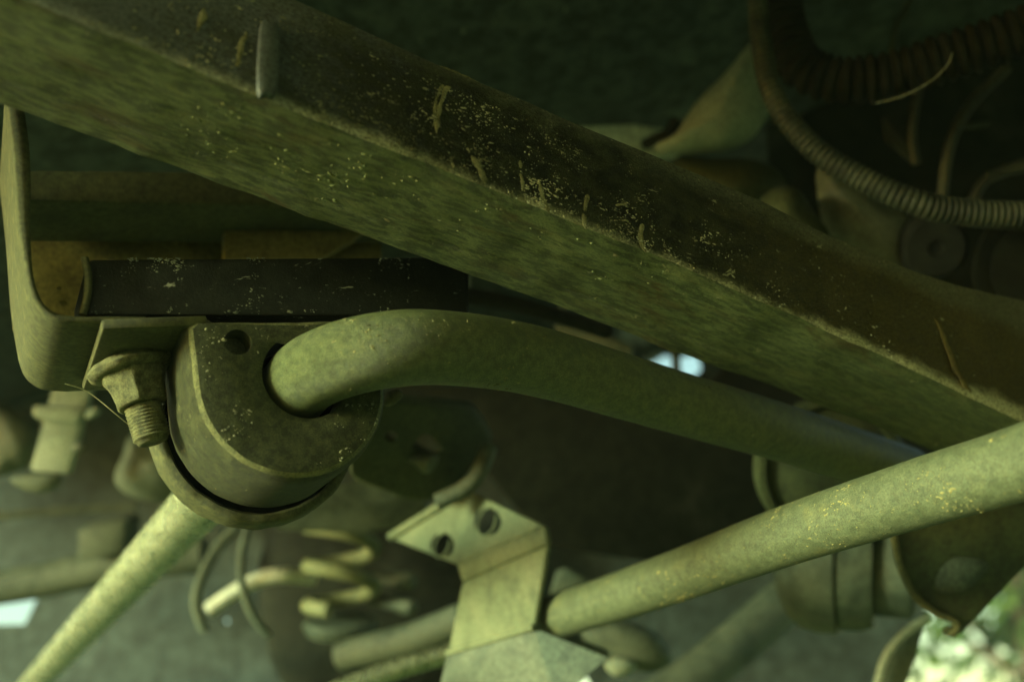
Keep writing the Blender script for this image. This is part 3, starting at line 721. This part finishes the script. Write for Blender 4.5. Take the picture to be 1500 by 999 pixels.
cc = P(500, 832, .98); hp = []
for k in range(64):
    a = k/63*2*math.pi*2.3+2.6
    hp.append(cc + R*math.cos(a)*px2m(48, .98) + F*math.sin(a)*px2m(48, .98)*.9 + U*(px2m(66-k*2.1, .98)-math.sin(a)*px2m(17, .98)))
obj('coil', sweep(hp, lambda i, n: px2m(11, .98), 16), mt['ochrel'], cs)
obj('coil_seat', lathe(cc-U*px2m(82, .98), U, [(px2m(50, .98), -.008), (px2m(56, .98), 0), (px2m(50, .98), .005), (px2m(30, .98), .005)], 32), mt['mid'], cs)
for (x0, y0, x1, y1, lab) in ((540, 843, 603, 851, 'upper of the two pale pins right of the coil spring'), (540, 876, 604, 890, 'lower of the two pale pins right of the coil spring')):
    p0, p1 = P(x0, y0, 1.02), P(x1, y1, 1.0); L = (p1-p0)
    single('pin', lathe(p0, L, [(px2m(9, 1), 0), (px2m(9, 1), L.length*.7), (px2m(12, 1), L.length*.75), (px2m(12, 1), L.length), (px2m(6, 1), L.length+.004)], 20), 'mid', lab, 'pin')
single('white_pipe', tube([P(306, 893, 1.0), P(345, 866, 1.0), P(380, 848, 1.0), P(415, 842, 1.0), P(460, 846, 1.02)], px2m(11, 1), seg=18), 'glow', 'short white bent pipe left of the coil spring', 'pipe')
single('cable', hose([P(350, 770, .97), P(320, 800, .97), P(296, 845, .97), P(288, 885, .97), P(300, 925, .97)], px2m(9, .97), px2m(8, .97), px2m(5, .97), .2, 12), 'mid', 'ribbed cable hanging left of the white pipe', 'cable')
single('cable', tube([P(364, 765, .95), P(354, 815, .95), P(356, 860, .95), P(370, 900, .95), P(395, 932, .95)], px2m(6, .95), seg=12), 'mid', 'smooth cable crossing in front of the white pipe', 'cable')
single('brake_pipe', tube([P(470, 1022, .72), P(560, 986, .75), P(660, 955, .78)], px2m(15, .75), seg=20), 'shaft', 'bright pipe at the bottom edge leading to the bent plate', 'pipe')
single('dark_duct', tube([P(500, 960, .95), P(600, 935, .92), P(680, 905, .9)], px2m(22, .93), seg=20), 'mid', 'dim duct behind the bright bottom pipe', 'duct')
# ------------------------------------------------------------------ lower right
ey = thing('bar_end_eye', 'round eye holding the far end of the curved bar, behind the track rod', 'eye', P(1220, 692, .64))
eax = (C0-P(1220, 692, .64)).normalized() - UV*.1 + EV*.2; zz = .65
obj('eye_ring', lathe(P(1220, 692, zz), eax, [(px2m(94, zz), -.03), (px2m(108, zz), -.028), (px2m(110, zz), -.004), (px2m(106, zz), .001), (px2m(97, zz), .001), (px2m(93, zz), -.005), (px2m(88, zz), -.004), (px2m(20, zz), -.002)], 48), mt['beam'], ey)
dm = thing('damper_body', 'stepped cylindrical damper body hanging below the track rod', 'damper', P(1240, 850, .78))
a0, a1 = P(1150, 792, .80), P(1340, 812, .76); L = (a1-a0).length; q = px2m(1, .78)
obj('cylinder', lathe(a0, a1-a0, [(60*q, -.004), (88*q, .0), (108*q, .006), (122*q, .016), (126*q, .030), (124*q, .044)], 48), mt['mid'], dm)
obj('collar', lathe(a0, a1-a0, [(112*q, .042), (118*q, .046), (116*q, .060), (108*q, .070)], 48), mt['mid'], dm)
obj('neck', lathe(a0, a1-a0, [(88*q, .068), (92*q, .072), (90*q, .096), (80*q, .1)], 48), mt['mid'], dm)
hk = thing('hook_plate', 'dark plate with a small hooked corner in front of the trees', 'plate', P(1400, 840, .58))
ol = [(1306, 690), (1310, 790), (1322, 845), (1345, 880), (1372, 900), (1392, 908), (1399, 918), (1390, 918), (1382, 924), (1384, 931), (1394, 934), (1408, 928), (1450, 884), (1490, 842), (1540, 790), (1560, 680)]
obj('plate', slab([(x, y, .60) for x, y in ol], .6, .004, F), mt['beam'], hk, bevel=.001)
obj('rolled_edge', tube([P(1308, 770, .597), P(1318, 828, .597), P(1342, 874, .597), P(1372, 898, .597), P(1394, 907, .597), P(1402, 918, .597), P(1393, 931, .597)], .0022, seg=10), mt['plate'], hk)
obj('mud_clump', dome([(1372, 850), (1400, 818), (1440, 822), (1446, 838), (1420, 858), (1392, 866)], .599, .004, .003), mt['mid'], hk)
fe = single('fender_edge', slab([(1278, 1030, .75), (1300, 965, .75), (1325, 930, .75), (1358, 903, .75), (1345, 960, .75), (1318, 1030, .75)], .75, .01), 'mid', 'dark curved fender edge at the bottom left of the trees', 'fender', bevel=.003)
obj('rolled_lip', tube([P(1280, 1020, .74), P(1296, 965, .74), P(1322, 930, .74), P(1360, 902, .74)], .003, seg=10), mt['pale'], fe)
single('lower_arm', tube([P(930, 1050, .92), P(1010, 998, .95), P(1075, 945, .98), P(1150, 880, 1.02)], px2m(34, .95), seg=24), 'mid', 'blurred thick lower arm at the bottom, right of the bent plate', 'arm')
single('suspension_link', dome([(850, 925), (900, 908), (960, 925), (985, 965), (950, 985), (895, 965)], .86, .02), 'mid', 'hazy rounded link arm under the left end of the track rod', 'link arm')
single('link_bolt', dome([(885, 972), (905, 962), (930, 970), (925, 985), (900, 990)], .84, .008), 'pale', 'pale bolt head at the bottom beside the bent plate', 'bolt')
single('triangle_gusset', slab([(806, 872), (815, 838), (830, 832), (866, 852)], .84, .008), 'mid', 'small triangular gusset above the left end of the track rod', 'gusset', bevel=.002)
single('cobweb_strand', tube([P(95, 562, .425), P(130, 575, .43), P(180, 615, .435), P(245, 668, .45), P(300, 705, .46)], .00022, seg=5), 'strand', 'fine cobweb strand from the saddle past the bolt tip to the strap', 'cobweb')
# ------------------------------------------------------------------ trees outside
def tree(label, base, h, cr, nl):
    t = thing('tree', label, 'tree', base, group='trees beyond the vehicle')
    b = Vector(base); top_ = b+Vector((.1, .05, h*.75))
    obj('trunk', tube([b, b+Vector((.05, 0, h*.3)), top_], .11, .03, seg=10), mt['bark'], t)
    cl_ = []
    for k in range(7):
        a = k*2.4; s0 = b+Vector((.05, 0, h*(.18+.08*k))); e = s0 + Vector((math.cos(a)*cr*.8, math.sin(a)*cr*.8, h*.2))
        obj('limb', tube([s0, (s0+e)/2+Vector((0, 0, .08)), e], .035, .01, seg=7), mt['bark'], t)
        cl_ += [e, (s0+e)/2]
    V, Fc = [], []
    for i in range(nl):
        c = random.choice(cl_) + Vector([random.gauss(0, 1) for _ in range(3)])*cr*.24
        u = Vector([random.gauss(0, 1) for _ in range(3)]).normalized(); v = u.orthogonal().normalized()
        s_ = random.uniform(.05, .11); n0 = len(V)
        V += [c-u*s_, c+v*s_*.5, c+u*s_, c-v*s_*.5]; Fc.append((n0, n0+1, n0+2, n0+3))
    o = obj('crown', (V, Fc), mt['leaf'], t, smooth=False)
tree('leafy green tree filling most of the bottom right corner', (2.6, 5.6, 0), 2.3, .95, 1300)
tree('leafy tree at the right edge past the hooked plate', (3.5, 6.6, 0), 2.4, 1.0, 1200)
# ------------------------------------------------------------------ thin haze volume added, standing in for lens veil along the bottom
hm = bpy.data.materials.new('veil_haze'); hm.use_nodes = True; t_ = hm.node_tree; t_.nodes.remove(t_.nodes['Principled BSDF'])
pv = t_.nodes.new('ShaderNodeVolumePrincipled'); pv.inputs['Color'].default_value = (.82, .95, .98, 1); pv.inputs['Density'].default_value = .006
t_.links.new(pv.outputs[0], t_.nodes['Material Output'].inputs['Volume'])
hz = obj('haze', box(Vector((-6.8, -6.8, -1)), Vector((13.6, 0, 0)), Vector((0, 15.6, 0)), Vector((0, 0, 3.9))), hm, smooth=False); hz['kind'] = 'stuff'
